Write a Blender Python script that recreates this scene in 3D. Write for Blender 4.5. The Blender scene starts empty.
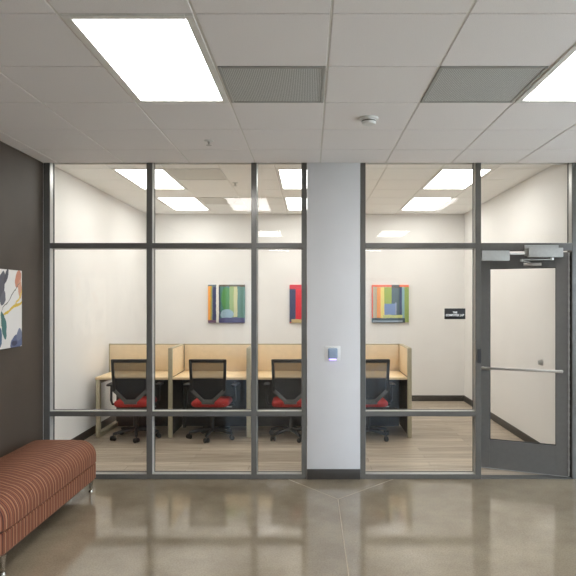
import bpy, bmesh, math, random
from mathutils import Vector, Matrix
random.seed(7)
SC = bpy.context.scene
COL = SC.collection
PI = math.pi
R = math.radians

# ------------------------------------------------------------------ camera
cam_d = bpy.data.cameras.new('camera')
cam = bpy.data.objects.new('camera', cam_d)
COL.objects.link(cam)
cam.location = (0, -5.645, 1.68)
cam.rotation_euler = (R(90), 0, 0)
cam_d.sensor_width = 36
cam_d.lens = 36 * 605 / 576
cam_d.shift_x = -22 / 576
cam_d.shift_y = 11 / 576
cam_d.clip_start = 0.05
SC.camera = cam

# ------------------------------------------------------------------ world, exposure
SC.view_settings.view_transform = 'Standard'
SC.view_settings.look = 'None'
SC.view_settings.gamma = 1
SC.view_settings.use_curve_mapping = False
SC.view_settings.exposure = 0.0
LOBBY_L = 16.0          # radiance of the lobby ceiling panels
OFFICE_L = 10.2         # radiance of the office ceiling panels
w = bpy.data.worlds.new('world')
SC.world = w
w.use_nodes = True
nt = w.node_tree
bg = nt.nodes['Background']
bg.inputs['Color'].default_value = (0.72, 0.84, 1.0, 1)
bg.inputs['Strength'].default_value = 10.0


# ------------------------------------------------------------------ materials
def lin(c):
    out = []
    for v in c:
        v /= 255
        out.append(v / 12.92 if v <= .04045 else ((v + .055) / 1.055) ** 2.4)
    return (*out, 1)


def mat(name, col, rough=.5, metal=0, spec=.5, noise=None, bump=None):
    """principled with procedural variation; noise=(scale, amount), bump=(scale, strength)"""
    m = bpy.data.materials.new(name)
    m.use_nodes = True
    n, l = m.node_tree.nodes, m.node_tree.links
    b = n['Principled BSDF']
    b.inputs['Base Color'].default_value = lin(col)
    b.inputs['Roughness'].default_value = rough
    b.inputs['Metallic'].default_value = metal
    b.inputs['Specular IOR Level'].default_value = spec
    tc = n.new('ShaderNodeTexCoord')
    if noise:
        t = n.new('ShaderNodeTexNoise')
        t.inputs['Scale'].default_value = noise[0]
        t.inputs['Detail'].default_value = 4
        l.new(tc.outputs['Object'], t.inputs['Vector'])
        r = n.new('ShaderNodeValToRGB')
        a = noise[1]
        r.color_ramp.elements[0].position = .3
        r.color_ramp.elements[1].position = .7
        r.color_ramp.elements[0].color = lin([max(0, c * (1 - a)) for c in col])
        r.color_ramp.elements[1].color = lin([min(255, c * (1 + a)) for c in col])
        l.new(t.outputs['Fac'], r.inputs['Fac'])
        l.new(r.outputs['Color'], b.inputs['Base Color'])
    if bump:
        t2 = n.new('ShaderNodeTexNoise')
        t2.inputs['Scale'].default_value = bump[0]
        l.new(tc.outputs['Object'], t2.inputs['Vector'])
        bp = n.new('ShaderNodeBump')
        bp.inputs['Strength'].default_value = bump[1]
        bp.inputs['Distance'].default_value = .002
        l.new(t2.outputs['Fac'], bp.inputs['Height'])
        l.new(bp.outputs['Normal'], b.inputs['Normal'])
    return m


def emit(name, col, strength):
    m = bpy.data.materials.new(name)
    m.use_nodes = True
    n, l = m.node_tree.nodes, m.node_tree.links
    n.remove(n['Principled BSDF'])
    e = n.new('ShaderNodeEmission')
    e.inputs['Color'].default_value = (*col, 1)
    e.inputs['Strength'].default_value = strength
    l.new(e.outputs[0], n['Material Output'].inputs[0])
    return m


def glass_mat(name='clear_glass', tint=(.985, .992, .985)):
    m = bpy.data.materials.new(name)
    m.use_nodes = True
    n, l = m.node_tree.nodes, m.node_tree.links
    n.remove(n['Principled BSDF'])
    tr = n.new('ShaderNodeBsdfTransparent')
    tr.inputs[0].default_value = (*tint, 1)
    gl = n.new('ShaderNodeBsdfGlossy')
    gl.inputs['Roughness'].default_value = 0
    lw = n.new('ShaderNodeLayerWeight')
    lw.inputs['Blend'].default_value = .5
    p = n.new('ShaderNodeMath'); p.operation = 'POWER'
    p.inputs[1].default_value = 5
    l.new(lw.outputs['Facing'], p.inputs[0])
    ma = n.new('ShaderNodeMath'); ma.operation = 'MULTIPLY_ADD'
    ma.inputs[1].default_value = .955
    ma.inputs[2].default_value = .026
    l.new(p.outputs[0], ma.inputs[0])
    mx = n.new('ShaderNodeMixShader')
    l.new(ma.outputs[0], mx.inputs[0])
    l.new(tr.outputs[0], mx.inputs[1])
    l.new(gl.outputs[0], mx.inputs[2])
    l.new(mx.outputs[0], n['Material Output'].inputs[0])
    return m


def mesh_fabric_mat():
    """see-through black chair mesh"""
    m = bpy.data.materials.new('chair_mesh_fabric')
    m.use_nodes = True
    n, l = m.node_tree.nodes, m.node_tree.links
    b = n['Principled BSDF']
    b.inputs['Base Color'].default_value = lin((38, 38, 40))
    b.inputs['Roughness'].default_value = .7
    tr = n.new('ShaderNodeBsdfTransparent')
    tc = n.new('ShaderNodeTexCoord')
    wv = n.new('ShaderNodeTexWave')
    wv.wave_type = 'BANDS'; wv.bands_direction = 'Z'
    wv.inputs['Scale'].default_value = 40
    l.new(tc.outputs['Object'], wv.inputs['Vector'])
    mr = n.new('ShaderNodeMapRange')
    mr.inputs['To Min'].default_value = .5
    mr.inputs['To Max'].default_value = .88
    l.new(wv.outputs['Fac'], mr.inputs['Value'])
    mx = n.new('ShaderNodeMixShader')
    l.new(mr.outputs['Result'], mx.inputs[0])
    l.new(tr.outputs[0], mx.inputs[1])
    l.new(b.outputs[0], mx.inputs[2])
    l.new(mx.outputs[0], n['Material Output'].inputs[0])
    return m


def concrete_mat():
    m = bpy.data.materials.new('polished_concrete')
    m.use_nodes = True
    n, l = m.node_tree.nodes, m.node_tree.links
    b = n['Principled BSDF']
    tc = n.new('ShaderNodeTexCoord')
    a = n.new('ShaderNodeTexNoise')
    a.inputs['Scale'].default_value = 1.6
    a.inputs['Detail'].default_value = 9
    a.inputs['Roughness'].default_value = .65
    l.new(tc.outputs['Object'], a.inputs['Vector'])
    r = n.new('ShaderNodeValToRGB')
    e = r.color_ramp.elements
    e[0].position = .32; e[0].color = lin((126, 114, 95))
    e[1].position = .68; e[1].color = lin((152, 140, 119))
    l.new(a.outputs['Fac'], r.inputs['Fac'])
    s = n.new('ShaderNodeTexNoise')
    s.inputs['Scale'].default_value = 90
    s.inputs['Detail'].default_value = 2
    l.new(tc.outputs['Object'], s.inputs['Vector'])
    r2 = n.new('ShaderNodeValToRGB')
    e = r2.color_ramp.elements
    e[0].position = .3; e[0].color = (.78, .78, .78, 1)
    e[1].position = .6; e[1].color = (1, 1, 1, 1)
    l.new(s.outputs['Fac'], r2.inputs['Fac'])
    mx = n.new('ShaderNodeMix'); mx.data_type = 'RGBA'; mx.blend_type = 'MULTIPLY'
    mx.inputs[0].default_value = 1
    l.new(r.outputs[0], mx.inputs[6]); l.new(r2.outputs[0], mx.inputs[7])
    l.new(mx.outputs[2], b.inputs['Base Color'])
    mr = n.new('ShaderNodeMapRange')
    mr.inputs['From Min'].default_value = .3; mr.inputs['From Max'].default_value = .7
    mr.inputs['To Min'].default_value = .05; mr.inputs['To Max'].default_value = .13
    l.new(a.outputs['Fac'], mr.inputs['Value'])
    l.new(mr.outputs[0], b.inputs['Roughness'])
    b.inputs['Specular IOR Level'].default_value = .9
    return m


def plank_mat():
    m = bpy.data.materials.new('wood_look_planks')
    m.use_nodes = True
    n, l = m.node_tree.nodes, m.node_tree.links
    b = n['Principled BSDF']
    tc = n.new('ShaderNodeTexCoord')
    br = n.new('ShaderNodeTexBrick')
    br.inputs['Scale'].default_value = 1
    br.inputs['Brick Width'].default_value = 1.22
    br.inputs['Row Height'].default_value = .15
    br.inputs['Mortar Size'].default_value = .002
    br.inputs['Mortar Smooth'].default_value = .2
    br.inputs['Color1'].default_value = lin((196, 181, 161))
    br.inputs['Color2'].default_value = lin((164, 149, 130))
    br.inputs['Mortar'].default_value = lin((96, 84, 70))
    l.new(tc.outputs['Object'], br.inputs['Vector'])
    mp = n.new('ShaderNodeMapping')
    mp.inputs['Scale'].default_value = (1.5, 26, 1)
    l.new(tc.outputs['Object'], mp.inputs['Vector'])
    ns = n.new('ShaderNodeTexNoise')
    ns.inputs['Scale'].default_value = 1.4
    ns.inputs['Detail'].default_value = 6
    l.new(mp.outputs[0], ns.inputs['Vector'])
    r = n.new('ShaderNodeValToRGB')
    e = r.color_ramp.elements
    e[0].position = .3; e[0].color = (.58, .56, .55, 1)
    e[1].position = .65; e[1].color = (1.05, 1.05, 1.05, 1)
    l.new(ns.outputs['Fac'], r.inputs['Fac'])
    mx = n.new('ShaderNodeMix'); mx.data_type = 'RGBA'; mx.blend_type = 'MULTIPLY'
    mx.inputs[0].default_value = 1
    l.new(br.outputs['Color'], mx.inputs[6]); l.new(r.outputs[0], mx.inputs[7])
    l.new(mx.outputs[2], b.inputs['Base Color'])
    b.inputs['Roughness'].default_value = .42
    return m


def stripe_mat():
    """bench upholstery: fine cross stripes in rust, dark brown and tan"""
    m = bpy.data.materials.new('striped_upholstery')
    m.use_nodes = True
    n, l = m.node_tree.nodes, m.node_tree.links
    b = n['Principled BSDF']
    tc = n.new('ShaderNodeTexCoord')
    sp = n.new('ShaderNodeSeparateXYZ')
    l.new(tc.outputs['Object'], sp.inputs[0])
    mu = n.new('ShaderNodeMath'); mu.operation = 'MULTIPLY'
    mu.inputs[1].default_value = 1 / .14
    l.new(sp.outputs['Y'], mu.inputs[0])
    fr = n.new('ShaderNodeMath'); fr.operation = 'FRACT'
    l.new(mu.outputs[0], fr.inputs[0])
    r = n.new('ShaderNodeValToRGB')
    r.color_ramp.interpolation = 'CONSTANT'
    cols = [(123, 72, 50), (80, 46, 36), (128, 77, 53), (151, 106, 77), (117, 67, 46), (73, 42, 33),
            (126, 75, 52), (110, 61, 43), (154, 111, 82), (86, 49, 38), (128, 77, 53), (119, 68, 47),
            (77, 44, 35), (133, 84, 58), (116, 66, 45), (146, 101, 73), (82, 47, 36), (124, 73, 51)]
    ws = [1.0 if (sum(c) > 300 and sum(c) < 400) else .6 for c in cols]
    tot = sum(ws)
    els = r.color_ramp.elements
    pos = 0
    for i, c in enumerate(cols):
        if i == 0:
            el = els[0]; el.position = 0
        elif i == 1:
            el = els[1]; el.position = pos
        else:
            el = els.new(pos)
        el.color = lin(c)
        pos += ws[i] / tot
    l.new(fr.outputs[0], r.inputs['Fac'])
    l.new(r.outputs[0], b.inputs['Base Color'])
    b.inputs['Roughness'].default_value = .75
    b.inputs['Specular IOR Level'].default_value = .3
    wv = n.new('ShaderNodeTexNoise')
    wv.inputs['Scale'].default_value = 260
    l.new(tc.outputs['Object'], wv.inputs['Vector'])
    bp = n.new('ShaderNodeBump')
    bp.inputs['Strength'].default_value = .25
    bp.inputs['Distance'].default_value = .002
    l.new(wv.outputs['Fac'], bp.inputs['Height'])
    l.new(bp.outputs['Normal'], b.inputs['Normal'])
    return m


def perforated_mat(col, scale=70, hole=(100, 102, 101)):
    m = bpy.data.materials.new('perforated_metal')
    m.use_nodes = True
    n, l = m.node_tree.nodes, m.node_tree.links
    b = n['Principled BSDF']
    tc = n.new('ShaderNodeTexCoord')
    mp = n.new('ShaderNodeMapping')
    mp.inputs['Scale'].default_value = (scale, scale, 0)
    l.new(tc.outputs['Object'], mp.inputs[0])
    fr = n.new('ShaderNodeVectorMath'); fr.operation = 'FRACTION'
    l.new(mp.outputs[0], fr.inputs[0])
    sb = n.new('ShaderNodeVectorMath'); sb.operation = 'SUBTRACT'
    sb.inputs[1].default_value = (.5, .5, 0)
    l.new(fr.outputs[0], sb.inputs[0])
    ln = n.new('ShaderNodeVectorMath'); ln.operation = 'LENGTH'
    l.new(sb.outputs[0], ln.inputs[0])
    r = n.new('ShaderNodeValToRGB')
    r.color_ramp.elements[0].position = .28; r.color_ramp.elements[0].color = lin(hole)
    r.color_ramp.elements[1].position = .36; r.color_ramp.elements[1].color = lin(col)
    l.new(ln.outputs['Value'], r.inputs['Fac'])
    l.new(r.outputs[0], b.inputs['Base Color'])
    b.inputs['Roughness'].default_value = .5
    return m


def paint_mat(name, base, shapes, rough=.6, distort=.006, dscale=14):
    """canvas painted with rectangles / ellipses given in local x,z (metres from the canvas centre).
    shapes: ('r', x0, x1, z0, z1, colour) or ('e', cx, cz, rx, rz, angle, colour)"""
    m = bpy.data.materials.new(name)
    m.use_nodes = True
    n, l = m.node_tree.nodes, m.node_tree.links
    b = n['Principled BSDF']
    b.inputs['Roughness'].default_value = rough
    tc = n.new('ShaderNodeTexCoord')
    ns = n.new('ShaderNodeTexNoise')
    ns.inputs['Scale'].default_value = dscale
    ns.inputs['Detail'].default_value = 4
    l.new(tc.outputs['Object'], ns.inputs['Vector'])
    sb = n.new('ShaderNodeVectorMath'); sb.operation = 'SUBTRACT'
    sb.inputs[1].default_value = (.5, .5, .5)
    l.new(ns.outputs['Color'], sb.inputs[0])
    sc = n.new('ShaderNodeVectorMath'); sc.operation = 'SCALE'
    sc.inputs['Scale'].default_value = distort * 2
    l.new(sb.outputs[0], sc.inputs[0])
    ad = n.new('ShaderNodeVectorMath'); ad.operation = 'ADD'
    l.new(tc.outputs['Object'], ad.inputs[0]); l.new(sc.outputs[0], ad.inputs[1])
    sp = n.new('ShaderNodeSeparateXYZ')
    l.new(ad.outputs[0], sp.inputs[0])

    def M(op, a, v):
        q = n.new('ShaderNodeMath'); q.operation = op
        l.new(a, q.inputs[0])
        if isinstance(v, (int, float)):
            q.inputs[1].default_value = v
        else:
            l.new(v, q.inputs[1])
        return q.outputs[0]
    x, z = sp.outputs['X'], sp.outputs['Z']
    cur = n.new('ShaderNodeRGB')
    cur.outputs[0].default_value = lin(base)
    cur = cur.outputs[0]
    for s in shapes:
        if s[0] == 'r':
            f = M('MULTIPLY', M('MULTIPLY', M('GREATER_THAN', x, s[1]), M('LESS_THAN', x, s[2])),
                  M('MULTIPLY', M('GREATER_THAN', z, s[3]), M('LESS_THAN', z, s[4])))
        else:
            cx, cz, rx, rz, an = s[1:6]
            dx, dz = M('SUBTRACT', x, cx), M('SUBTRACT', z, cz)
            ca, sa = math.cos(R(an)), math.sin(R(an))
            u = M('ADD', M('MULTIPLY', dx, ca), M('MULTIPLY', dz, sa))
            v = M('SUBTRACT', M('MULTIPLY', dz, ca), M('MULTIPLY', dx, sa))
            u = M('MULTIPLY', u, 1 / rx); v = M('MULTIPLY', v, 1 / rz)
            f = M('LESS_THAN', M('ADD', M('MULTIPLY', u, u), M('MULTIPLY', v, v)), 1.0)
        mx = n.new('ShaderNodeMix'); mx.data_type = 'RGBA'
        l.new(f, mx.inputs[0])
        l.new(cur, mx.inputs[6])
        mx.inputs[7].default_value = lin(s[-1])
        cur = mx.outputs[2]
    l.new(cur, b.inputs['Base Color'])
    return m


M_WALL = mat('white_wall_paint', (233, 230, 226), .6, noise=(3, .01), bump=(180, .15))
M_COLUMN = mat('column_paint', (214, 213, 213), .55, noise=(3, .01), bump=(180, .15))
M_DARKWALL = mat('dark_taupe_paint', (68, 58, 49), .6, noise=(2.5, .06), bump=(140, .2))
M_TILE = mat('ceiling_tile', (242, 238, 237), .85, noise=(240, .03), bump=(260, .3))
M_OTILE = mat('office_ceiling_tile', (250, 248, 245), .85, noise=(240, .03), bump=(260, .3))
M_GRID = mat('ceiling_grid_white', (226, 222, 216), .4, noise=(20, .01))
M_BASE = mat('dark_rubber_base', (58, 54, 50), .5, noise=(12, .05))
M_FRAME = mat('grey_aluminium_frame', (102, 100, 96), .2, metal=.2, noise=(30, .02))
M_DOOR = mat('grey_door_paint', (108, 107, 104), .42, metal=.15, noise=(30, .02))
M_STOP = mat('silver_glazing_stop', (176, 174, 168), .3, metal=.2, noise=(40, .02))
M_GASKET = mat('black_gasket', (26, 26, 26), .6, noise=(40, .05))
M_STEEL = mat('brushed_steel', (196, 194, 190), .28, metal=.9, noise=(60, .03))
M_SILVER = mat('silver_paint', (166, 166, 162), .5, metal=.1, noise=(40, .02))
M_WHITEP = mat('white_plastic', (226, 226, 224), .4, noise=(40, .01))
M_BLACKP = mat('black_plastic', (30, 30, 31), .45, noise=(60, .06))
M_GREYP = mat('dark_grey_plastic', (84, 83, 80), .5, noise=(60, .04))
M_RED = mat('red_fabric', (158, 32, 27), .8, noise=(120, .12), bump=(400, .3))
M_MAPLE = mat('pale_maple_laminate', (232, 206, 164), .45, noise=(9, .03))
M_MAPLEP = mat('maple_panel', (230, 208, 174), .55, noise=(14, .02))
M_KHAKI = mat('khaki_metal', (174, 164, 138), .5, noise=(30, .03))
M_MODESTY = mat('charcoal_panel', (62, 61, 58), .65, noise=(30, .05))
M_CHAIRMESH = mesh_fabric_mat()
M_STRIPE = stripe_mat()
M_WELT = mat('dark_welt', (52, 28, 24), .8, noise=(60, .1))
M_LEG = mat('satin_nickel', (168, 160, 148), .25, metal=.9, noise=(50, .03))
M_GLASS = glass_mat()
M_TINTED = glass_mat('tinted_glass', (.42, .45, .47))  # tint added to dim the rear windows' reflection in the storefront
M_CONC = concrete_mat()
M_PLANK = plank_mat()
M_VENT = perforated_mat((206, 208, 206), 100)
M_OVENT = perforated_mat((228, 225, 218), 60, (176, 173, 165))
M_LLIGHT = emit('lobby_diffuser', (1, .98, .965), LOBBY_L)
M_OLIGHT = emit('office_diffuser', (1, .985, .955), OFFICE_L)
M_LED = emit('violet_led', (.42, .32, 1.0), 4)
M_SCREEN = mat('grey_blue_reader_face', (148, 164, 184), .25, noise=(60, .02))
M_JOINT = mat('joint_filler', (160, 146, 122), .5, noise=(50, .08))
M_SIGN = mat('black_sign', (22, 24, 25), .4, noise=(50, .05))
M_LETTER = mat('white_lettering', (236, 236, 236), .5, noise=(50, .01))
M_PAVE = mat('outside_paving', (206, 202, 192), .8, noise=(3, .1))
M_CAP = mat('light_fixture_frame', (226, 224, 220), .45, noise=(30, .01))


# ------------------------------------------------------------------ mesh helpers
class MB:
    def __init__(self):
        self.bm = bmesh.new()

    def box(self, x0, x1, y0, y1, z0, z1, bev=0, seg=2):
        mt = Matrix.Translation(((x0 + x1) / 2, (y0 + y1) / 2, (z0 + z1) / 2)) @ Matrix.Diagonal((x1 - x0, y1 - y0, z1 - z0, 1))
        r = bmesh.ops.create_cube(self.bm, size=1, matrix=mt)
        if bev:
            es = list({e for v in r['verts'] for e in v.link_edges})
            bmesh.ops.bevel(self.bm, geom=es, offset=bev, segments=seg, affect='EDGES', profile=.5)
        return self

    def cone(self, p0, p1, r0, r1=None, seg=20):
        r1 = r0 if r1 is None else r1
        p0, p1 = Vector(p0), Vector(p1)
        d = p1 - p0
        q = d.to_track_quat('Z', 'Y').to_matrix().to_4x4()
        bmesh.ops.create_cone(self.bm, cap_ends=True, segments=seg, radius1=r0, radius2=r1, depth=d.length,
                              matrix=Matrix.Translation((p0 + p1) / 2) @ q)
        return self

    def bar(self, p0, p1, wx, wz, bev=0, up=(0, 0, 1)):
        """rectangular bar from p0 to p1; wx = width across, wz = height along up"""
        p0, p1 = Vector(p0), Vector(p1)
        d = (p1 - p0); L = d.length; d.normalize()
        s = d.cross(Vector(up)).normalized()
        u = s.cross(d)
        rot = Matrix((s, d, u)).transposed().to_4x4()
        r = bmesh.ops.create_cube(self.bm, size=1, matrix=Matrix.Translation((p0 + p1) / 2) @ rot @ Matrix.Diagonal((wx, L, wz, 1)))
        if bev:
            es = list({e for v in r['verts'] for e in v.link_edges})
            bmesh.ops.bevel(self.bm, geom=es, offset=bev, segments=2, affect='EDGES', profile=.5)
        return self

    def tube(self, pts, rad, seg=10):
        pts = [Vector(p) for p in pts]
        rads = rad if isinstance(rad, (list, tuple)) else [rad] * len(pts)
        rings = []
        ref = Vector((0, 0, 1))
        for i, p in enumerate(pts):
            d = (pts[min(i + 1, len(pts) - 1)] - pts[max(i - 1, 0)]).normalized()
            a = ref if abs(d.dot(ref)) < .95 else Vector((1, 0, 0))
            s = d.cross(a).normalized(); u = s.cross(d).normalized()
            rings.append([self.bm.verts.new(p + (s * math.cos(2 * PI * k / seg) + u * math.sin(2 * PI * k / seg)) * rads[i]) for k in range(seg)])
        for a, b in zip(rings, rings[1:]):
            for k in range(seg):
                self.bm.faces.new((a[k], a[(k + 1) % seg], b[(k + 1) % seg], b[k]))
        self.bm.faces.new(rings[0][::-1]); self.bm.faces.new(rings[-1])
        return self

    def lathe(self, prof, c=(0, 0, 0), seg=28):
        """prof: list of (r, z)"""
        c = Vector(c)
        rings = []
        for r, z in prof:
            rings.append([self.bm.verts.new(c + Vector((r * math.cos(2 * PI * k / seg), r * math.sin(2 * PI * k / seg), z))) for k in range(seg)])
        for a, b in zip(rings, rings[1:]):
            for k in range(seg):
                self.bm.faces.new((a[k], a[(k + 1) % seg], b[(k + 1) % seg], b[k]))
        self.bm.faces.new(rings[0][::-1]); self.bm.faces.new(rings[-1])
        return self

    def cushion(self, x0, x1, y0, y1, z0, z1, rc=.08, rt=.06, crown=.0, nx=10, ny=24):
        """upholstered slab: corners rounded in plan (rc), top edge rolled (rt), crowned top"""
        def outline(inset):
            pts = []
            r = max(rc - inset, .012)
            for cx, cy, a0 in ((x1 - inset - r, y1 - inset - r, 0), (x0 + inset + r, y1 - inset - r, 90),
                               (x0 + inset + r, y0 + inset + r, 180), (x1 - inset - r, y0 + inset + r, 270)):
                for k in range(9):
                    a = R(a0 + 90 * k / 8)
                    pts.append((cx + r * math.cos(a), cy + r * math.sin(a)))
            return pts
        rings = []
        def ring(inset, z):
            rings.append([self.bm.verts.new((x, y, z)) for x, y in outline(inset)])
        hw = min(x1 - x0, y1 - y0) / 2
        ring(.012, z0)
        ring(0, z0 + .015)
        for k in range(0, 9):
            a = R(90 * k / 8)
            ring(rt * (1 - math.cos(a)), z1 - rt + rt * math.sin(a) + crown * (rt * (1 - math.cos(a)) / hw) ** 2)
        c0 = crown * (rt / hw) ** 2
        for k in range(1, 7):
            u = k / 6
            ins = rt + (hw * .93 - rt) * u
            ring(ins, z1 + c0 + (crown - c0) * (1 - (1 - u) ** 2))
        for a, b in zip(rings, rings[1:]):
            nn = len(a)
            for k in range(nn):
                self.bm.faces.new((a[k], a[(k + 1) % nn], b[(k + 1) % nn], b[k]))
        self.bm.faces.new(rings[0][::-1])
        self.bm.faces.new(rings[-1])
        return self

    def build(self, name, material, parent=None, loc=None, smooth=True):
        bmesh.ops.recalc_face_normals(self.bm, faces=self.bm.faces[:])
        me = bpy.data.meshes.new(name)
        if loc is not None:
            bmesh.ops.translate(self.bm, verts=self.bm.verts[:], vec=-Vector(loc))
        self.bm.to_mesh(me); self.bm.free()
        me.materials.append(material)
        if smooth:
            for p in me.polygons:
                p.use_smooth = True
            me.set_sharp_from_angle(angle=R(35))
        o = bpy.data.objects.new(name, me)
        COL.objects.link(o)
        if loc is not None:
            o.location = loc
        if parent is not None:
            o.parent = parent
        return o


def tag(o, label=None, cat=None, group=None, kind=None):
    if label: o['label'] = label
    if cat: o['category'] = cat
    if group: o['group'] = group
    if kind: o['kind'] = kind
    return o


def empty(name, loc=(0, 0, 0), rz=0):
    o = bpy.data.objects.new(name, None)
    o.location = loc
    o.rotation_euler = (0, 0, rz)
    o.empty_display_size = .1
    COL.objects.link(o)
    return o


def copy_tree(o, parent=None):
    c = o.copy()
    COL.objects.link(c)
    if parent is not None:
        c.parent = parent
    for ch in list(o.children):
        copy_tree(ch, c)
    return c


def struct(o):
    o['kind'] = 'structure'
    return o


# ------------------------------------------------------------------ the setting
LX0, LX1, LY0 = -2.49, 5.0, -10.5          # lobby
OX0, OX1, OY1 = -2.70, 2.54, 4.315         # office
ZC, ZO = 2.95, 3.08                        # ceilings

struct(MB().box(LX0 - .15, LX1 + .15, LY0 - .15, 0.0, -.12, 0).build('floor', M_CONC, smooth=False))
struct(MB().box(OX0 - .15, LX1 + .15, 0.0, OY1 + .15, -.12, 0).build('floor_office', M_PLANK, smooth=False))

# saw-cut joints, filled, running round the column and out into the lobby
def joint(name, a, b, wd=.006):
    m = MB()
    m.bar((a[0], a[1], .0002), (b[0], b[1], .0002), wd, .0012)
    return struct(m.build(name, M_JOINT, smooth=False))
joint('trim_1', (.235, -.57), (.235, -8.5))
joint('trim_2', (.235, -.57), (-.20, -.01))
joint('trim_3', (.235, -.57), (.77, -.01))
joint('trim_4', (LX0 + .02, -4.6), (LX1 - .02, -4.6))

# walls
struct(MB().box(LX0 - .12, LX0, LY0, 0.0, 0, 3.1).build('wall_left', M_DARKWALL, smooth=False))
struct(MB().box(OX0 - .15, OX0, .0, OY1 + .15, 0, 3.2).build('wall_office_left', M_WALL, smooth=False))
struct(MB().box(OX0, OX1 + .15, OY1, OY1 + .15, 0, 3.2).build('wall_office_back', M_WALL, smooth=False))
struct(MB().box(OX1, OX1 + .15, .12, OY1, 0, 3.2).build('wall_office_right', M_WALL, smooth=False))
struct(MB().box(OX0, -2.488, .0, .11, 0, 3.2).build('wall_office_front_left', M_WALL, smooth=False))
struct(MB().box(2.512, LX1 + .15, .0, .12, 0, 3.2).build('wall_front', M_COLUMN, smooth=False))
WY0, WY1, WZ0, WZ1 = -6.0, -.8, .25, 2.7       # glazing added to the unseen right lobby wall for fill daylight
wr_ = MB()
wr_.box(LX1, LX1 + .15, LY0, WY0, 0, 3.1).box(LX1, LX1 + .15, WY1, 0, 0, 3.1)
wr_.box(LX1, LX1 + .15, WY0, WY1, 0, WZ0).box(LX1, LX1 + .15, WY0, WY1, WZ1, 3.1)
struct(wr_.build('wall_right', M_COLUMN, smooth=False))
struct(MB().box(-2.49, 2.52, .0, .11, 3.04, 3.2).build('wall_front_head', M_COLUMN, smooth=False))
struct(MB().box(-.028, .468, -.004, .36, 0, 3.1, .003).build('wall_column', M_COLUMN))

# rear lobby wall with two glazed openings
wb = MB()
for x0, x1 in ((LX0 - .12, -2.35), (-1.35, 1.15), (2.45, LX1 + .15)):
    wb.box(x0, x1, LY0 - .15, LY0, 0, 3.1)
for x0, x1 in ((-2.35, -1.35), (1.15, 2.45)):
    wb.box(x0, x1, LY0 - .15, LY0, 2.25, 3.1)
struct(wb.build('wall_rear', M_COLUMN, smooth=False))
for i, (x0, x1) in enumerate(((-2.35, -1.35), (1.15, 2.45))):
    wr = struct(empty('window_%d' % (i + 3), ((x0 + x1) / 2, LY0 - .08, 0)))
    f = MB()
    cx = (x0 + x1) / 2; hw = (x1 - x0) / 2
    for a, b in ((-hw, -hw + .06), (hw - .06, hw), (-.03, .03)):
        f.box(a, b, -.04, .04, 0, 2.25)
    for a, b in ((0, .1), (2.17, 2.25), (1.0, 1.05)):
        f.box(-hw + .06, -.03, -.035, .035, a, b)
        f.box(.03, hw - .06, -.035, .035, a, b)
    f.build('frame', M_FRAME, wr, smooth=False)
    for s in (-1, 1):
        a, b = (.03, hw - .06) if s > 0 else (-hw + .06, -.03)
        MB().box(a, b, -.004, .004, .1, 2.17).build('glass_pane', M_TINTED, wr, smooth=False)
wr = struct(empty('window_5', (LX1 + .08, (WY0 + WY1) / 2, 0)))  # added window run, out of view, brightens lobby ceiling and column
hl = (WY1 - WY0) / 2
f = MB()
for k in range(5):
    y = -hl + .03 + k * (2 * hl - .06) / 4
    f.box(-.04, .04, y - .03, y + .03, WZ0, WZ1)
f.box(-.035, .035, -hl, hl, WZ0, WZ0 + .06).box(-.035, .035, -hl, hl, WZ1 - .06, WZ1)
f.build('frame', M_FRAME, wr, smooth=False)
for k in range(4):
    y = -hl + .06 + k * (2 * hl - .06) / 4
    MB().box(-.004, .004, y, y + (2 * hl - .06) / 4 - .06, WZ0 + .06, WZ1 - .06).build('glass_pane', M_GLASS, wr, smooth=False)
struct(MB().box(-14, 30, -34, LY0 - .15, -.14, -.02).box(LX1 + .15, 30, LY0 - .15, 12, -.14, -.02).build('ground_outside', M_PAVE, smooth=False))

# baseboards
HB = .095
struct(MB().box(OX0 + .012, 2.528, OY1 - .012, OY1, 0, HB, .003).build('baseboard_office_back', M_BASE))
struct(MB().box(OX0, OX0 + .012, .11, OY1, 0, HB, .003).build('baseboard_office_left', M_BASE))
struct(MB().box(OX1 - .012, OX1, .12, OY1, 0, HB, .003).build('baseboard_office_right', M_BASE))
struct(MB().box(-.028, .468, -.016, -.004, 0, HB, .003).build('baseboard_column', M_BASE))
struct(MB().box(LX0, LX0 + .012, LY0, -.002, 0, HB, .003).build('baseboard_left', M_BASE))

# lobby ceiling: white grid with lay-in tiles, on a 0.61 m module
TP = .61
GX = .095                                    # a grid line across
def rowd(k):                                # grid rows, measured from the camera
    return -5.645 + 2.695 + TP * k
lights_cells, vent_cells = set(), set()
for ix in (-2, 2):
    for k in (0, 1):
        for rep in range(4):
            lights_cells.add((ix, k - 6 * rep))
vent_cells |= {(-1, 1), (1, 1)}
tb = MB()
for ix in range(-5, 9):
    for k in range(-13, 6):
        if (ix, k) in lights_cells or (ix, k) in vent_cells:
            continue
        x0, x1 = GX + ix * TP, GX + (ix + 1) * TP
        y0, y1 = rowd(k), rowd(k + 1)
        x0, x1 = max(x0, LX0 + .0), min(x1, LX1)
        y0, y1 = max(y0, LY0), min(y1, -.0)
        if x1 - x0 < .03 or y1 - y0 < .03:
            continue
        g = .006
        tb.box(x0 + g, x1 - g, y0 + g, y1 - g, ZC, ZC + .012, .002, 1)
ceil = struct(tb.build('ceiling', M_TILE, smooth=False))
struct(MB().box(LX0 - .12, LX1 + .15, LY0 - .15, -.0, 3.0, 3.1).build('ceiling_deck', M_GRID, smooth=False))
gb = MB()
for ix in range(-4, 9):
    x = GX + ix * TP
    gb.box(x - .0115, x + .0115, LY0, -.0, ZC + .006, ZC + .03)
for k in range(-12, 6):
    y = rowd(k)
    gb.box(LX0, LX1, y - .0115, y + .0115, ZC + .0065, ZC + .0295)
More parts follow.
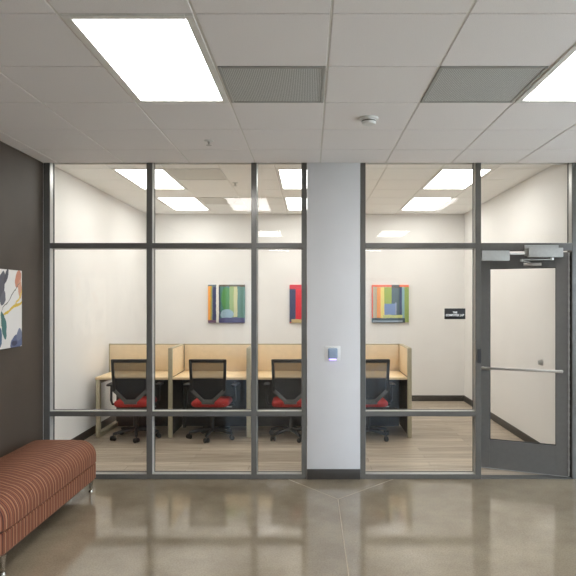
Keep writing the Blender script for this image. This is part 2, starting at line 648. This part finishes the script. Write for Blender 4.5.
gb.box(LX0, LX0 + .02, LY0, 0, ZC + .001, ZC + .03)
gb.box(LX0, LX1, -.02, 0, ZC + .001, ZC + .03)
struct(gb.build('ceiling_grid', M_GRID, smooth=False))

# office ceiling
tb = MB(); gb = MB()
OGX, OGY = -2.15, .855                      # one corner of the first light cell
ocells_l = {(i, j) for i in (0, 3, 6) for j in (0, 1, 3, 4)}
ocells_v = {(1, 0), (1, 3)}
for i in range(-1, 9):
    for j in range(-2, 7):
        if (i, j) in ocells_l or (i, j) in ocells_v:
            continue
        x0, x1 = max(OGX + i * .592, OX0), min(OGX + (i + 1) * .592, OX1)
        y0, y1 = max(OGY + j * .61, .11), min(OGY + (j + 1) * .61, OY1)
        if x1 - x0 < .03 or y1 - y0 < .03:
            continue
        tb.box(x0 + .006, x1 - .006, y0 + .006, y1 - .006, ZO, ZO + .012, .002, 1)
struct(tb.build('ceiling_office', M_OTILE, smooth=False))
for i in range(0, 9):
    x = OGX + i * .592
    if x < OX1: gb.box(x - .0115, x + .0115, .11, OY1, ZO + .006, ZO + .03)
for j in range(-1, 7):
    y = OGY + j * .61
    if .11 < y < OY1: gb.box(OX0, OX1, y - .0115, y + .0115, ZO + .0065, ZO + .0295)
struct(gb.build('ceiling_grid_office', M_GRID, smooth=False))
struct(MB().box(OX0 - .15, OX1 + .15, .0, OY1 + .15, 3.13, 3.25).build('ceiling_deck_office', M_GRID, smooth=False))

# ---- storefront: left glazed bay
def bar_part(name, root, x0, x1, z0, z1, y0=0.0, y1=.11, mt=None):
    c = root.location
    m = MB().box(x0 - c.x, x1 - c.x, y0 - c.y, y1 - c.y, z0, z1, .002, 1)
    return m.build(name, mt or M_FRAME, root)

def pane(root, x0, x1, z0, z1, name='glass_pane'):
    c = root.location
    g = MB().box(x0 - c.x - .004, x1 - c.x + .004, .086 - c.y, .092 - c.y, z0 - .004, z1 + .004).build(name, M_GLASS, root, smooth=False)
    k = MB()                                # glazing gasket round the pane
    for a, b, p, q in ((x0, x0 + .005, z0, z1), (x1 - .005, x1, z0, z1), (x0 + .005, x1 - .005, z0, z0 + .004), (x0 + .005, x1 - .005, z1 - .004, z1)):
        k.box(a - c.x, b - c.x, .080 - c.y, .098 - c.y, p, q)
    k.build('gasket', M_GASKET, g, smooth=False)
    t = MB()                                # bright glazing stops lining the opening
    for y0, y1 in ((.010, .080), (.098, .108)):
        for a, b, p, q in ((x0, x0 + .002, z0, z1), (x1 - .002, x1, z0, z1), (x0 + .002, x1 - .002, z0, z0 + .002), (x0 + .002, x1 - .002, z1 - .002, z1)):
            t.box(a - c.x, b - c.x, y0 - c.y, y1 - c.y, p, q)
    st = t.build('glazing_stop', M_STOP, root, smooth=False)
    st['label'] = 'bright silver glazing stop'

ZH = 3.0
RAIL = (.585, .630)
TR = (2.154, 2.202)
SILL = .042
w1 = struct(empty('window_1', (-1.25, .055, 0)))
V1 = [(-2.488, -2.43), (-1.526, -1.474), (-.548, -.498), (-.076, -.030)]
for i, (a, b) in enumerate(V1):
    bar_part('jamb' if i in (0, 3) else 'mullion', w1, a, b, 0, 3.04)
for (a, b), (c_, d) in zip(V1, V1[1:]):
    bar_part('sill', w1, b, c_, 0, SILL)
    bar_part('rail', w1, b, c_, *RAIL)
    bar_part('transom_bar', w1, b, c_, *TR)
    bar_part('head', w1, b, c_, ZH, 3.04)
    pane(w1, b, c_, SILL, RAIL[0]); pane(w1, b, c_, RAIL[1], TR[0]); pane(w1, b, c_, TR[1], ZH)

# ---- storefront: right glazed bay
w2 = struct(empty('window_2', (1.0, .055, 0)))
XJ = (1.547, 1.597)
bar_part('jamb', w2, .470, .518, 0, 3.04)
b, c_ = .518, XJ[0]
bar_part('sill', w2, b, c_, 0, SILL); bar_part('rail', w2, b, c_, *RAIL)
bar_part('transom_bar', w2, b, c_, *TR); bar_part('head', w2, b, c_, ZH, 3.04)
pane(w2, b, c_, SILL, RAIL[0]); pane(w2, b, c_, RAIL[1], TR[0]); pane(w2, b, c_, TR[1], ZH)

# ---- door, standing ajar into the office
HX, HY = 2.437, .055
d1 = struct(empty('door_1', (HX, HY, 0)))
bar_part('jamb', d1, XJ[0], XJ[1], 0, 3.04)
bar_part('jamb', d1, 2.447, 2.512, 0, 3.04)
bar_part('header', d1, XJ[1], 2.447, 2.132, 2.202)
bar_part('head', d1, XJ[1], 2.447, ZH, 3.04)
pane(d1, XJ[1], 2.447, 2.202, ZH, 'transom_glass')
bar_part('strike_plate', d1, 1.560, 1.594, 1.085, 1.215, -.012, .0, M_BLACKP)
bar_part('threshold', d1, XJ[1], 2.447, 0, .008, .0, .11, M_GREYP)
LW, LT = .83, .0225
lf = MB()
lf.box(-LW, -LW + .11, -LT, LT, .012, 2.122, .002, 1)
lf.box(-.11, -.004, -LT, LT, .012, 2.122, .002, 1)
lf.box(-LW + .11, -.11, -LT + .0005, LT - .0005, .012, .29, .002, 1)
lf.box(-LW + .11, -.11, -LT + .0005, LT - .0005, 1.98, 2.122, .002, 1)
leaf = lf.build('door_leaf', M_DOOR, d1)
leaf.rotation_euler = (0, 0, -R(24.5))
MB().box(-LW + .106, -.106, -.003, .003, .286, 1.984).build('glass_pane', M_GLASS, leaf, smooth=False)
k = MB()
for a, b_, p, q in ((-LW + .11, -LW + .116, .29, 1.98), (-.116, -.11, .29, 1.98), (-LW + .116, -.116, .29, .296), (-LW + .116, -.116, 1.974, 1.98)):
    k.box(a, b_, -.012, .012, p, q)
k.build('gasket', M_GASKET, leaf, smooth=False)
pb = MB()
pb.bar((-LW + .03, -.07, 1.0), (-.045, -.07, 1.0), .018, .026, .006)
for x in (-LW + .05, -.065):
    pb.bar((x, -.064, 1.0), (x, -LT, 1.0), .022, .022, .003)
pb.build('push_bar', M_STEEL, leaf)
hg = MB()
hg.cone((.003, -LT - .003, .02), (.003, -LT - .003, 2.11), .006, seg=12)
hz = .06
while hz < 2.1:
    hg.cone((.003, -LT - .003, hz), (.003, -LT - .003, hz + .03), .0085, seg=12)
    hz += .075
hg.build('hinge', M_SILVER, leaf)
MB().box(-LW + .0, -.004, -LT - .004, LT + .004, .006, .0125).build('door_sweep', M_SILVER, leaf)

# ------------------------------------------------------------------ ceiling lights
def troffer(name, x0, x1, y0, y1, zc, mt, label, group):
    cx, cy = (x0 + x1) / 2, (y0 + y1) / 2
    r = empty(name, (cx, cy, zc))
    tag(r, label, 'ceiling light', group)
    hx, hy = (x1 - x0) / 2 - .008, (y1 - y0) / 2 - .008
    f = MB(); e = .038 if zc < 3 else .03
    f.box(-hx, -hx + e, -hy, hy, -.004, .02, .002, 1); f.box(hx - e, hx, -hy, hy, -.004, .02, .002, 1)
    f.box(-hx + e, hx - e, -hy, -hy + e, -.004, .02, .002, 1); f.box(-hx + e, hx - e, hy - e, hy, -.004, .02, .002, 1)
    f.box(-hx + .002, hx - .002, -hy + .002, hy - .002, .02, .04)
    f.build('frame', M_CAP, r)
    MB().box(-hx + e, hx - e, -hy + e, hy - e, .002, .012).build('diffuser', mt, r, smooth=False)
    return r

lab_l = {(-2, 0): 'large bright rectangular lobby ceiling panel light, beside the grey grille left of the column',
         (2, 0): 'bright lobby ceiling panel light running out of frame at upper right'}
for ix in (-2, 2):
    for rep in range(4):
        x0 = GX + ix * TP
        y0 = rowd(0) - 6 * rep * TP
        if y0 < LY0 + .2:
            continue
        side = 'left' if ix < 0 else 'right'
        lb = lab_l[(ix, 0)] if rep == 0 else \
            'lobby ceiling panel light over the %s side, %s behind the camera' % (side, ('', 'first', 'second', 'third')[rep])
        troffer('ceiling_light', x0, x0 + TP, y0, y0 + 2 * TP, ZC, M_LLIGHT, lb, 'lobby ceiling panel lights')
where = {0: 'left', 3: 'middle', 6: 'right'}
for i in (0, 3, 6):
    for j in (0, 3):
        troffer('ceiling_light', OGX + i * .592, OGX + (i + 1) * .592, OGY + j * .61, OGY + (j + 2) * .61, ZO, M_OLIGHT,
                '%s panel light in the %s row of the office ceiling, seen through the glass' % ('nearer' if j == 0 else 'farther', where[i]),
                'office ceiling panel lights')


def vent(cx, cy, zc, mt, label, group):
    r = empty('ceiling_vent', (cx, cy, zc))
    tag(r, label, 'ceiling vent', group)
    h = TP / 2 - .008
    f = MB(); e = .018
    f.box(-h, -h + e, -h, h, -.004, .015, .002, 1); f.box(h - e, h, -h, h, -.004, .015, .002, 1)
    f.box(-h + e, h - e, -h, -h + e, -.004, .015, .002, 1); f.box(-h + e, h - e, h - e, h, -.004, .015, .002, 1)
    f.build('frame', M_SILVER if mt is M_VENT else M_CAP, r)
    MB().box(-h + e, h - e, -h + e, h - e, .0, .008).build('perforated_panel', mt, r, smooth=False)
    return r
vent(GX - .5 * TP, rowd(1) + TP / 2, ZC, M_VENT, 'grey perforated ceiling grille next to the left lobby panel light', 'lobby ceiling grilles')
vent(GX + 1.5 * TP, rowd(1) + TP / 2, ZC, M_VENT, 'grey perforated ceiling grille next to the right lobby panel light', 'lobby ceiling grilles')
vent(OGX + 1.5 * .592, OGY + TP / 2, ZO, M_OVENT, 'pale perforated grille in the office ceiling beside the nearer left light', 'office ceiling grilles')
vent(OGX + 1.5 * .592, OGY + 3.5 * TP, ZO, M_OVENT, 'pale perforated grille in the office ceiling beside the farther left light', 'office ceiling grilles')

# smoke detector
sd = empty('smoke_detector', (.413, -5.645 + 4.24, ZC))
tag(sd, 'round white smoke detector on the lobby ceiling above the column', 'smoke detector')
MB().lathe([(.066, 0), (.066, -.012), (.058, -.018), (.05, -.018)]).build('base', M_WHITEP, sd)
MB().lathe([(.05, -.018), (.05, -.034), (.044, -.046), (.02, -.05)]).build('sensor_head', M_WHITEP, sd)
MB().lathe([(.051, -.0235), (.0512, -.0235), (.0512, -.0295), (.051, -.0295)]).build('sensor_slot', M_GREYP, sd)

def sprinkler(x, y, z, label):
    s = empty('sprinkler_head', (x, y, z))
    tag(s, label, 'sprinkler')
    MB().lathe([(.038, 0), (.038, -.004), (.026, -.008), (.014, -.009)]).build('escutcheon', M_WHITEP, s)
    MB().lathe([(.011, -.008), (.011, -.022), (.006, -.026), (.005, -.036)], seg=16).build('nozzle', M_STEEL, s)
    MB().lathe([(.005, -.036), (.022, -.037), (.022, -.04), (.004, -.041)], seg=20).build('deflector', M_STEEL, s)
sprinkler(-.81, -5.645 + 4.85, ZC, 'small sprinkler head in the lobby ceiling between left light and glass wall')
sprinkler(-.9, 1.63, ZO, 'small sprinkler head in the office ceiling behind the left glass bay')

# ------------------------------------------------------------------ card reader on the column
cr = empty('card_reader', (.212, -.004, 1.175))
tag(cr, 'small white and grey-blue card reader with violet light on white column', 'card reader')
MB().box(-.072, .072, -.01, 0, -.068, .068, .006).build('wall_plate', M_WHITEP, cr)
MB().box(-.044, .044, -.028, -.01, -.05, .048, .01, 3).build('reader_body', M_SCREEN, cr)
MB().box(-.03, .03, -.03, -.012, -.062, -.052, .003).build('status_light', M_LED, cr)
MB().box(-.03, -.012, -.0295, -.02, .052, .064, .003).box(.002, .014, -.0295, -.02, .052, .064, .003).build('indicator', M_WHITEP, cr)

# ------------------------------------------------------------------ door hardware
dc = empty('door_closer', (2.17, .0, 2.11))
tag(dc, 'silver door closer with folding arm above the grey glass door', 'door closer')
MB().box(-.17, .145, -.012, .0, -.03, .073, .002).build('mounting_plate', M_SILVER, dc)
MB().box(-.152, .166, -.068, -.012, -.043, .043, .004).build('closer_body', M_SILVER, dc)
MB().box(.06, .085, -.05, -.028, -.07, -.043, .003).build('spindle', M_STEEL, dc)
MB().bar((.075, -.04, -.062), (-.20, -.012, -.066), .024, .01, .002).bar((-.20, -.012, -.074), (-.08, .115, -.082), .02, .008, .002)\
    .cone((-.2, -.012, -.08), (-.2, -.012, -.058), .014).build('arm', M_SILVER, dc)
sh = MB().box(-.085, .075, -.022, .0, -.03, .0, .003).build('arm_shoe', M_STEEL, dc)
sh.location = (-.04, .132, -.084)
sh.rotation_euler = (0, 0, -R(24.5))

ml = empty('magnetic_lock', (1.735, .03, 2.09))
tag(ml, 'silver box lock under the door header at its latch side', 'door lock')
MB().box(-.132, .128, -.035, .02, -.052, .042, .004).build('lock_body', M_SILVER, ml)
MB().cone((.128, -.045, .012), (.262, -.045, .012), .010, seg=12).build('conduit', M_WHITEP, ml)

bp_ = empty('wall_bumper', (OX1, .977, .985))
tag(bp_, 'round steel door bumper on the white wall behind the glass door', 'door stop')
MB().cone((-.006, 0, 0), (0, 0, 0), .036).build('flange', M_STEEL, bp_)
MB().cone((-.04, 0, 0), (-.006, 0, 0), .022, .03).build('rubber_pad', M_SILVER, bp_)

# sign on the glass of the right bay
sg = empty('room_sign', (1.372, .086, 1.54))
tag(sg, 'black lab name sign with white lettering on the glass beside the door', 'sign')
MB().box(-.099, .099, -.006, 0, -.051, .051, .002).build('sign_plate', M_SIGN, sg)
def text(body, size, z, wide):
    c = bpy.data.curves.new('lettering', 'FONT')
    c.body = body; c.size = size
    c.align_x = 'CENTER'; c.align_y = 'CENTER'
    c.extrude = .0008
    c.offset = .0012
    c.materials.append(M_LETTER)
    tmp = bpy.data.objects.new('lettering_curve', c)
    COL.objects.link(tmp)
    dg = bpy.context.evaluated_depsgraph_get()
    me = bpy.data.meshes.new_from_object(tmp.evaluated_get(dg))
    bpy.data.objects.remove(tmp)
    o = bpy.data.objects.new('lettering', me)
    COL.objects.link(o)
    o.parent = sg
    o.location = (0, -.0065, z); o.rotation_euler = (R(90), 0, 0)
    o.scale = (wide, 1, 1)
text('THE', .022, .012, 1.0)
text('COMPUTER LAB', .028, -.014, .86)

# ------------------------------------------------------------------ pictures
def canvas(name, x, z, w_, h_, mt, label, edge=None):
    r = empty(name, (x, OY1, z))
    tag(r, label, 'painting', 'abstract paintings on the office back wall')
    o = MB().box(-w_ / 2, w_ / 2, -.042, -.004, -h_ / 2, h_ / 2, .004).build('canvas', mt, r)
    MB().box(-w_ / 2 + .03, w_ / 2 - .03, -.004, 0, -h_ / 2 + .03, h_ / 2 - .03).build('stretcher_frame', M_MAPLE, r)
    return r
OR, NAVY, TEAL, CREAM = (232, 150, 60), (52, 60, 92), (80, 124, 112), (214, 206, 160)
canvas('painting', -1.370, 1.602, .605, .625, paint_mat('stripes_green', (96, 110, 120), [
    ('r', -.31, -.262, -.3, .29, (236, 160, 74)), ('r', -.262, -.24, -.3, .29, (176, 160, 60)),
    ('r', -.24, -.222, -.3, .29, (110, 124, 128)), ('r', -.222, -.169, -.3, .28, (52, 58, 100)),
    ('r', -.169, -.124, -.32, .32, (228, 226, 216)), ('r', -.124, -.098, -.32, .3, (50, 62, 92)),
    ('r', -.098, .05, -.26, .29, (66, 124, 112)), ('e', .0, .08, .085, .19, 0, (78, 138, 72)),
    ('r', .05, .12, -.22, .29, (150, 172, 112)), ('r', .12, .18, -.22, .29, (198, 196, 146)),
    ('r', .18, .31, -.3, .3, (92, 130, 120)), ('e', .01, -.17, .11, .08, 0, (150, 176, 190)),
    ('r', -.31, -.169, -.32, -.27, (110, 84, 110)), ('r', -.124, .31, -.32, -.23, (78, 76, 118)),
    ('r', -.124, .31, .28, .32, (96, 84, 70))], distort=.012),
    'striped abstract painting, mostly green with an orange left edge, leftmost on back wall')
canvas('painting', -.035, 1.602, .60, .625, paint_mat('stripes_red', (214, 52, 56), [
    ('r', -.31, -.20, -.3, .26, (62, 70, 106)), ('r', -.20, -.05, -.26, .24, (222, 46, 60)),
    ('r', -.05, .08, -.3, .26, (196, 70, 60)), ('r', .08, .2, -.3, .26, (70, 80, 120)), ('r', .2, .31, -.3, .3, (220, 150, 70)),
    ('r', -.27, .31, -.32, -.255, (206, 184, 130)), ('r', -.31, .31, .24, .32, (206, 48, 66))]),
    'red and navy abstract painting half hidden by the column')
canvas('painting', 1.318, 1.602, .605, .62, paint_mat('stripes_yellow', (196, 178, 150), [
    ('r', -.31, -.285, -.3, .3, (226, 110, 84)), ('r', -.285, -.22, -.3, .27, (190, 178, 156)),
    ('r', -.22, -.16, -.26, .27, (240, 156, 84)), ('r', -.16, -.10, -.24, .27, (232, 214, 120)),
    ('r', -.10, .02, -.0, .27, (158, 176, 76)), ('r', .02, .18, -.24, .28, (88, 104, 108)),
    ('r', .15, .19, -.2, .28, (70, 84, 118)),
    ('r', -.10, .09, -.18, .0, (124, 146, 190)), ('r', .08, .1, -.18, .02, (150, 156, 180)),
    ('r', .19, .23, -.26, .27, (140, 178, 188)), ('r', .23, .31, -.3, .3, (146, 166, 92)),
    ('r', -.12, .2, -.235, -.185, (200, 204, 130)), ('r', -.31, .24, -.32, -.235, (66, 84, 92)),
    ('r', -.29, .2, -.30, -.275, (170, 184, 196)), ('r', -.31, .31, .275, .32, (238, 120, 84)), ('r', .02, .15, .255, .32, (96, 90, 84))]),
    'orange, yellow and green abstract painting right of the column')

# ink-splash canvas on the dark wall
ik = empty('painting', (LX0, -.50 - .47, 1.6))
ik.rotation_euler = (0, 0, R(90))       # local x -> +y, local -y -> +x (into the lobby)
tag(ik, 'white canvas with splashed ink in black, yellow and blue on the dark wall', 'painting')
MB().box(-.47, .47, -.042, -.004, -.32, .32, .006).build('canvas', paint_mat('ink_splash', (222, 218, 212), [
    ('e', .40, .25, .07, .05, 60, (196, 128, 100)), ('e', .43, .17, .035, .08, 0, (206, 150, 120)),
    ('e', .36, .02, .24, .012, 18, (214, 180, 60)), ('e', .42, .10, .10, .010, 50, (222, 190, 80)),
    ('e', .39, -.27, .13, .055, 20, (88, 98, 130)), ('e', .42, -.22, .06, .04, 60, (112, 118, 140)), ('e', .34, -.295, .05, .02, 0, (52, 56, 84)),
    ('e', .12, .18, .05, .14, -20, (74, 74, 84)), ('e', .20, .26, .025, .08, -30, (60, 60, 72)), ('e', .15, .08, .04, .06, 0, (96, 96, 104)),
    ('e', .16, -.13, .035, .11, 15, (58, 108, 104)), ('e', .08, -.22, .06, .09, 0, (70, 96, 120)),
    ('e', .28, .10, .2, .005, 40, (110, 104, 96)), ('e', -.1, .1, .12, .05, 30, (198, 130, 90)), ('e', -.25, -.1, .14, .07, -20, (80, 90, 110)),
    ('e', -.2, .2, .2, .012, -15, (216, 184, 70))], distort=.035, dscale=9), ik)
MB().box(-.44, .44, -.004, 0, -.29, .29).build('stretcher_frame', M_MAPLE, ik)

# ------------------------------------------------------------------ bench
bx0, bx1, by0, by1 = -2.475, -1.845, -5.645 + 3.60, -5.645 + 5.33
bcx, bcy = (bx0 + bx1) / 2, (by0 + by1) / 2
bn = empty('bench', (bcx, bcy, 0))
tag(bn, 'long rust striped upholstered bench on metal legs against the dark wall', 'bench')
hx, hy = (bx1 - bx0) / 2, (by1 - by0) / 2
MB().cushion(-hx + .012, hx - .012, -hy + .012, hy - .012, .118, .258, rc=.085, rt=.012).build('base', M_STRIPE, bn)
MB().cushion(-hx, hx, -hy, hy,   .262, .460, rc=.13, rt=.13, crown=.036).build('seat_cushion', M_STRIPE, bn)
MB().cushion(-hx + .018, hx - .018, -hy + .018, hy - .018, .250, .272, rc=.08, rt=.008).build('welt', M_WELT, bn)
for sx in (-1, 1):
    for sy in (-1, 0, 1):
        if sy == 0:
            continue
        lx, ly = sx * (hx - (.065 if sy > 0 else .03)), sy * (hy - (.055 if sy > 0 else .09))
        lg = MB().cone((lx, ly, .016), (lx, ly, .122), .011, .021).build('leg', M_LEG, bn)
        MB().cone((lx, ly, 0), (lx, ly, .016), .02, .016).build('foot', M_LEG, lg)

# ------------------------------------------------------------------ workstations
DF, DB = 1.675, 2.345
divs = [-1.69, -.742, .22, 1.205]
edges = [(-2.60, divs[0] - .027), (divs[0] + .027, divs[1] - .027), (divs[1] + .027, divs[2] - .027), (divs[2] + .027, divs[3] - .027)]
dl = ['maple desk with open metal end frame, leftmost workstation by the white wall',
      'maple desk between the first and second dividers, second workstation from left',
      'maple desk left of the white column, third workstation from left',
      'maple desk right of the white column, rightmost workstation']
sl = ['tan back screen of the leftmost workstation, next to the white wall',
      'tan back screen below the green striped painting',
      'tan back screen behind the column, below the red painting',
      'tan back screen right of the column, below the yellow painting']
vl = ['tan divider with khaki edge right of the leftmost desk',
      'tan divider with khaki edge behind the second mullion',
      'tan divider with khaki edge standing behind the column',
      'tan end panel with khaki edge closing the right end of the desk row']
for i, (a, b) in enumerate(edges):
    cx, hw = (a + b) / 2, (b - a) / 2
    d = empty('desk', (cx, DF, 0))
    tag(d, dl[i], 'desk', 'maple workstation desks')
    MB().box(-hw, hw, 0, DB - DF, .702, .732, .003).build('desktop', M_MAPLE, d)
    MB().box(-hw + (.058 if i == 0 else .002), hw - .002, DB - DF - .05, DB - DF - .03, .07, .70).build('modesty_panel', M_MODESTY, d)
    MB().box(-hw + .055, hw - .002, .34, .38, .662, .702).build('support_rail', M_KHAKI, d)
    if i == 0:
        lg = MB()
        lg.box(-hw + .005, -hw + .055, .005, .055, 0, .702, .003).box(-hw + .005, -hw + .055, .89, .94, 0, .702, .003)
        lg.box(-hw + .0055, -hw + .0545, .055, .89, .0, .05, .003).box(-hw + .0055, -hw + .0545, .055, .89, .655, .70, .003)
        lg.build('end_frame', M_KHAKI, d)
    else:
        MB().box(-hw + .002, -hw + .04, .57, .615, 0, .702, .003).build('leg', M_MODESTY, d)
    s = empty('desk_screen', (cx, DB + .012, 0))
    tag(s, sl[i], 'screen', 'tan screens along the back of the desks')
    sa = -hw - (.045 if i == 0 else 0)
    MB().box(sa, hw, -.012, .022, .732, 1.075, .003).build('panel', M_MAPLEP, s)
    MB().box(sa, hw, -.013, .023, 1.075, 1.088, .002).build('top_trim', M_KHAKI, s)
    if i == 0:
        MB().box(sa - .012, sa + .004, -.016, .026, .702, 1.09, .002).build('end_post', M_KHAKI, s)
    else:
        MB().box(-hw, -hw + .006, -.014, -.012, .734, 1.08).build('seam_strip', M_GREYP, s)
    MB().box(-hw + (.06 if i == 0 else 0), hw, .0, .03, .0, .73).build('lower_panel', M_MODESTY, s)
for i, x in enumerate(divs):
    v = empty('desk_divider', (x, DF - .008, 0))
    tag(v, vl[i], 'divider', 'dividers between the workstations')
    L = DB - DF + .04
    MB().box(-.026, .026, 0, .03, 0, 1.085, .004).build('front_edge', M_KHAKI, v)
    MB().box(-.022, .022, .03, L, .735, 1.075, .002).build('upper_panel', M_MAPLEP, v)
    MB().box(-.022, .022, .03, L, .03, .735).build('lower_panel', M_MODESTY, v)
    MB().box(-.025, .025, .03, L, 1.075, 1.087, .002).build('top_trim', M_KHAKI, v)

# ------------------------------------------------------------------ task chairs (built facing +y, back towards the glass)
def make_chair():
    c = empty('task_chair')
    # seat
    MB().cushion(-.222, .222, -.22, .23, .405, .472, rc=.09, rt=.035, crown=.008).build('seat', M_RED, c)
    MB().cushion(-.205, .205, -.20, .21, .392, .408, rc=.09, rt=.005).build('seat_pan', M_BLACKP, c)
    # back frame
    def bk(z):                                   # slight recline
        return -.245 - .06 * (z - .5)
    f = MB()
    f.bar((-.215, bk(.956), .956), (.215, bk(.956), .956), .024, .042, .006)
    for s in (-1, 1):
        f.bar((s * .205, bk(.974), .974), (s * .192, bk(.60), .60), .034, .026, .006, up=(0, 1, 0))
    f.build('back_frame', M_BLACKP, c)
    v = MB()
    for s in (-1, 1):
        v.bar((s * .196, bk(.615), .615), (s * .05, bk(.5) - .012, .475), .040, .022, .006, up=(0, 1, 0))
    v.bar((-.075, bk(.5) - .01, .475), (.075, bk(.5) - .01, .475), .02, .055, .006)
    v.bar((0, bk(.5) - .01, .475), (0, -.08, .40), .07, .02, .005)
    v.build('back_support', M_GREYP, c)
    m = MB()
    rows = []
    for i in range(13):
        z = .48 + (.95 - .48) * i / 12
        hw = .2 if z > .61 else .06 + (.19 - .06) * (z - .475) / .135
        hw = min(hw, .19 + .012 * (z - .60) / .39)
        rows.append([m.bm.verts.new((hw * t / 4, bk(z) + .018 * (1 - (t / 4) ** 2), z)) for t in range(-4, 5)])
    for a, b in zip(rows, rows[1:]):
        for k in range(8):
            m.bm.faces.new((a[k], a[k + 1], b[k + 1], b[k]))
    m.build('mesh_back', M_CHAIRMESH, c)
    lp = MB()
    rows = []
    for i in range(9):
        z = .478 + (.745 - .478) * i / 8
        hw = .186 if z > .62 else .055 + (.186 - .055) * (z - .478) / .142
        rows.append([lp.bm.verts.new((hw * t / 4, bk(z) + .018 * (1 - (t / 4) ** 2) + dy, z)) for dy in (.016, .028) for t in range(-4, 5)])
    for a, b in zip(rows, rows[1:]):
        for k in range(17):
            if k != 8:
                lp.bm.faces.new((a[k], a[k + 1], b[k + 1], b[k]))
        lp.bm.faces.new((a[0], a[9], b[9], b[0])); lp.bm.faces.new((a[8], a[17], b[17], b[8]))
    for r_ in (rows[0], rows[-1]):
        for k in range(8):
            lp.bm.faces.new((r_[k], r_[k + 1], r_[k + 10], r_[k + 9]))
    lp.build('lumbar_panel', M_BLACKP, c)
    # arms
    for s in (-1, 1):
        a = MB()
        a.tube([(s * .2, -.04, .403), (s * .27, -.04, .415), (s * .285, -.04, .46), (s * .285, -.03, .64)], .014, 10)
        ar = a.build('armrest', M_BLACKP, c)
        MB().box(s * .285 - .035, s * .285 + .035, -.13, .09, .64, .665, .01, 3).build('arm_pad', M_BLACKP, ar)
    MB().cone((0, 0, .1), (0, 0, .3), .03, seg=18).cone((0, 0, .3), (0, 0, .40), .018, seg=18).build('gas_column', M_BLACKP, c)
    MB().box(-.08, .08, -.1, .1,   .365, .398, .01).build('tilt_mechanism', M_BLACKP, c)
    MB().bar((.06, -.02, .38), (.25, -.06, .385), .012, .012, .003).build('lever', M_SILVER, c)
    b = MB()
    b.cone((0, 0, .075), (0, 0, .125), .042, .034, seg=18)
    R_ = .275
    for k in range(5):
        an = 2 * PI * k / 5
        b.tube([(0, 0, .105), (R_ * .5 * math.cos(an), R_ * .5 * math.sin(an), .1), (R_ * math.cos(an), R_ * math.sin(an), .076)], [.026, .022, .016], 10)
    base = b.build('base', M_BLACKP, c)
    for k in range(5):
        an = 2 * PI * k / 5
        x, y = R_ * math.cos(an), R_ * math.sin(an)
        t = Vector((-math.sin(an + .7), math.cos(an + .7), 0))
        w_ = MB()
        p = Vector((x, y, .028))
        w_.cone(p - t * .028, p - t * .008, .028, seg=18).cone(p + t * .008, p + t * .028, .028, seg=18)
        w_.cone(p - t * .009, p + t * .009, .008, seg=10).cone((x, y, .028), (x, y, .078), .007, seg=8)
        w_.build('caster', M_BLACKP, base)
    return c

proto = make_chair()
spots = [(-2.11, 1.69, 2, -73, 'black mesh-back task chair with red seat at the leftmost desk'),
         (-1.185, 1.69, -2, -95, 'black mesh-back task chair with red seat, second from left, below green painting'),
         (-.235, 1.69, 1, -137, 'black mesh-back task chair with red seat, cut off by the column on its left side'),
         (.70, 1.69, 3, -43, 'black mesh-back task chair with red seat right of the column')]
chairs = [proto] + [copy_tree(proto) for _ in spots[1:]]
for c, (x, y, rz, ba, lb) in zip(chairs, spots):
    c.location = (x, y, 0)
    c.rotation_euler = (0, 0, R(rz))
    tag(c, lb, 'chair', 'task chairs at the workstations')
    for ch in c.children:
        if ch.name.split('.')[0] == 'base':
            ch.rotation_euler = (0, 0, R(ba - rz))
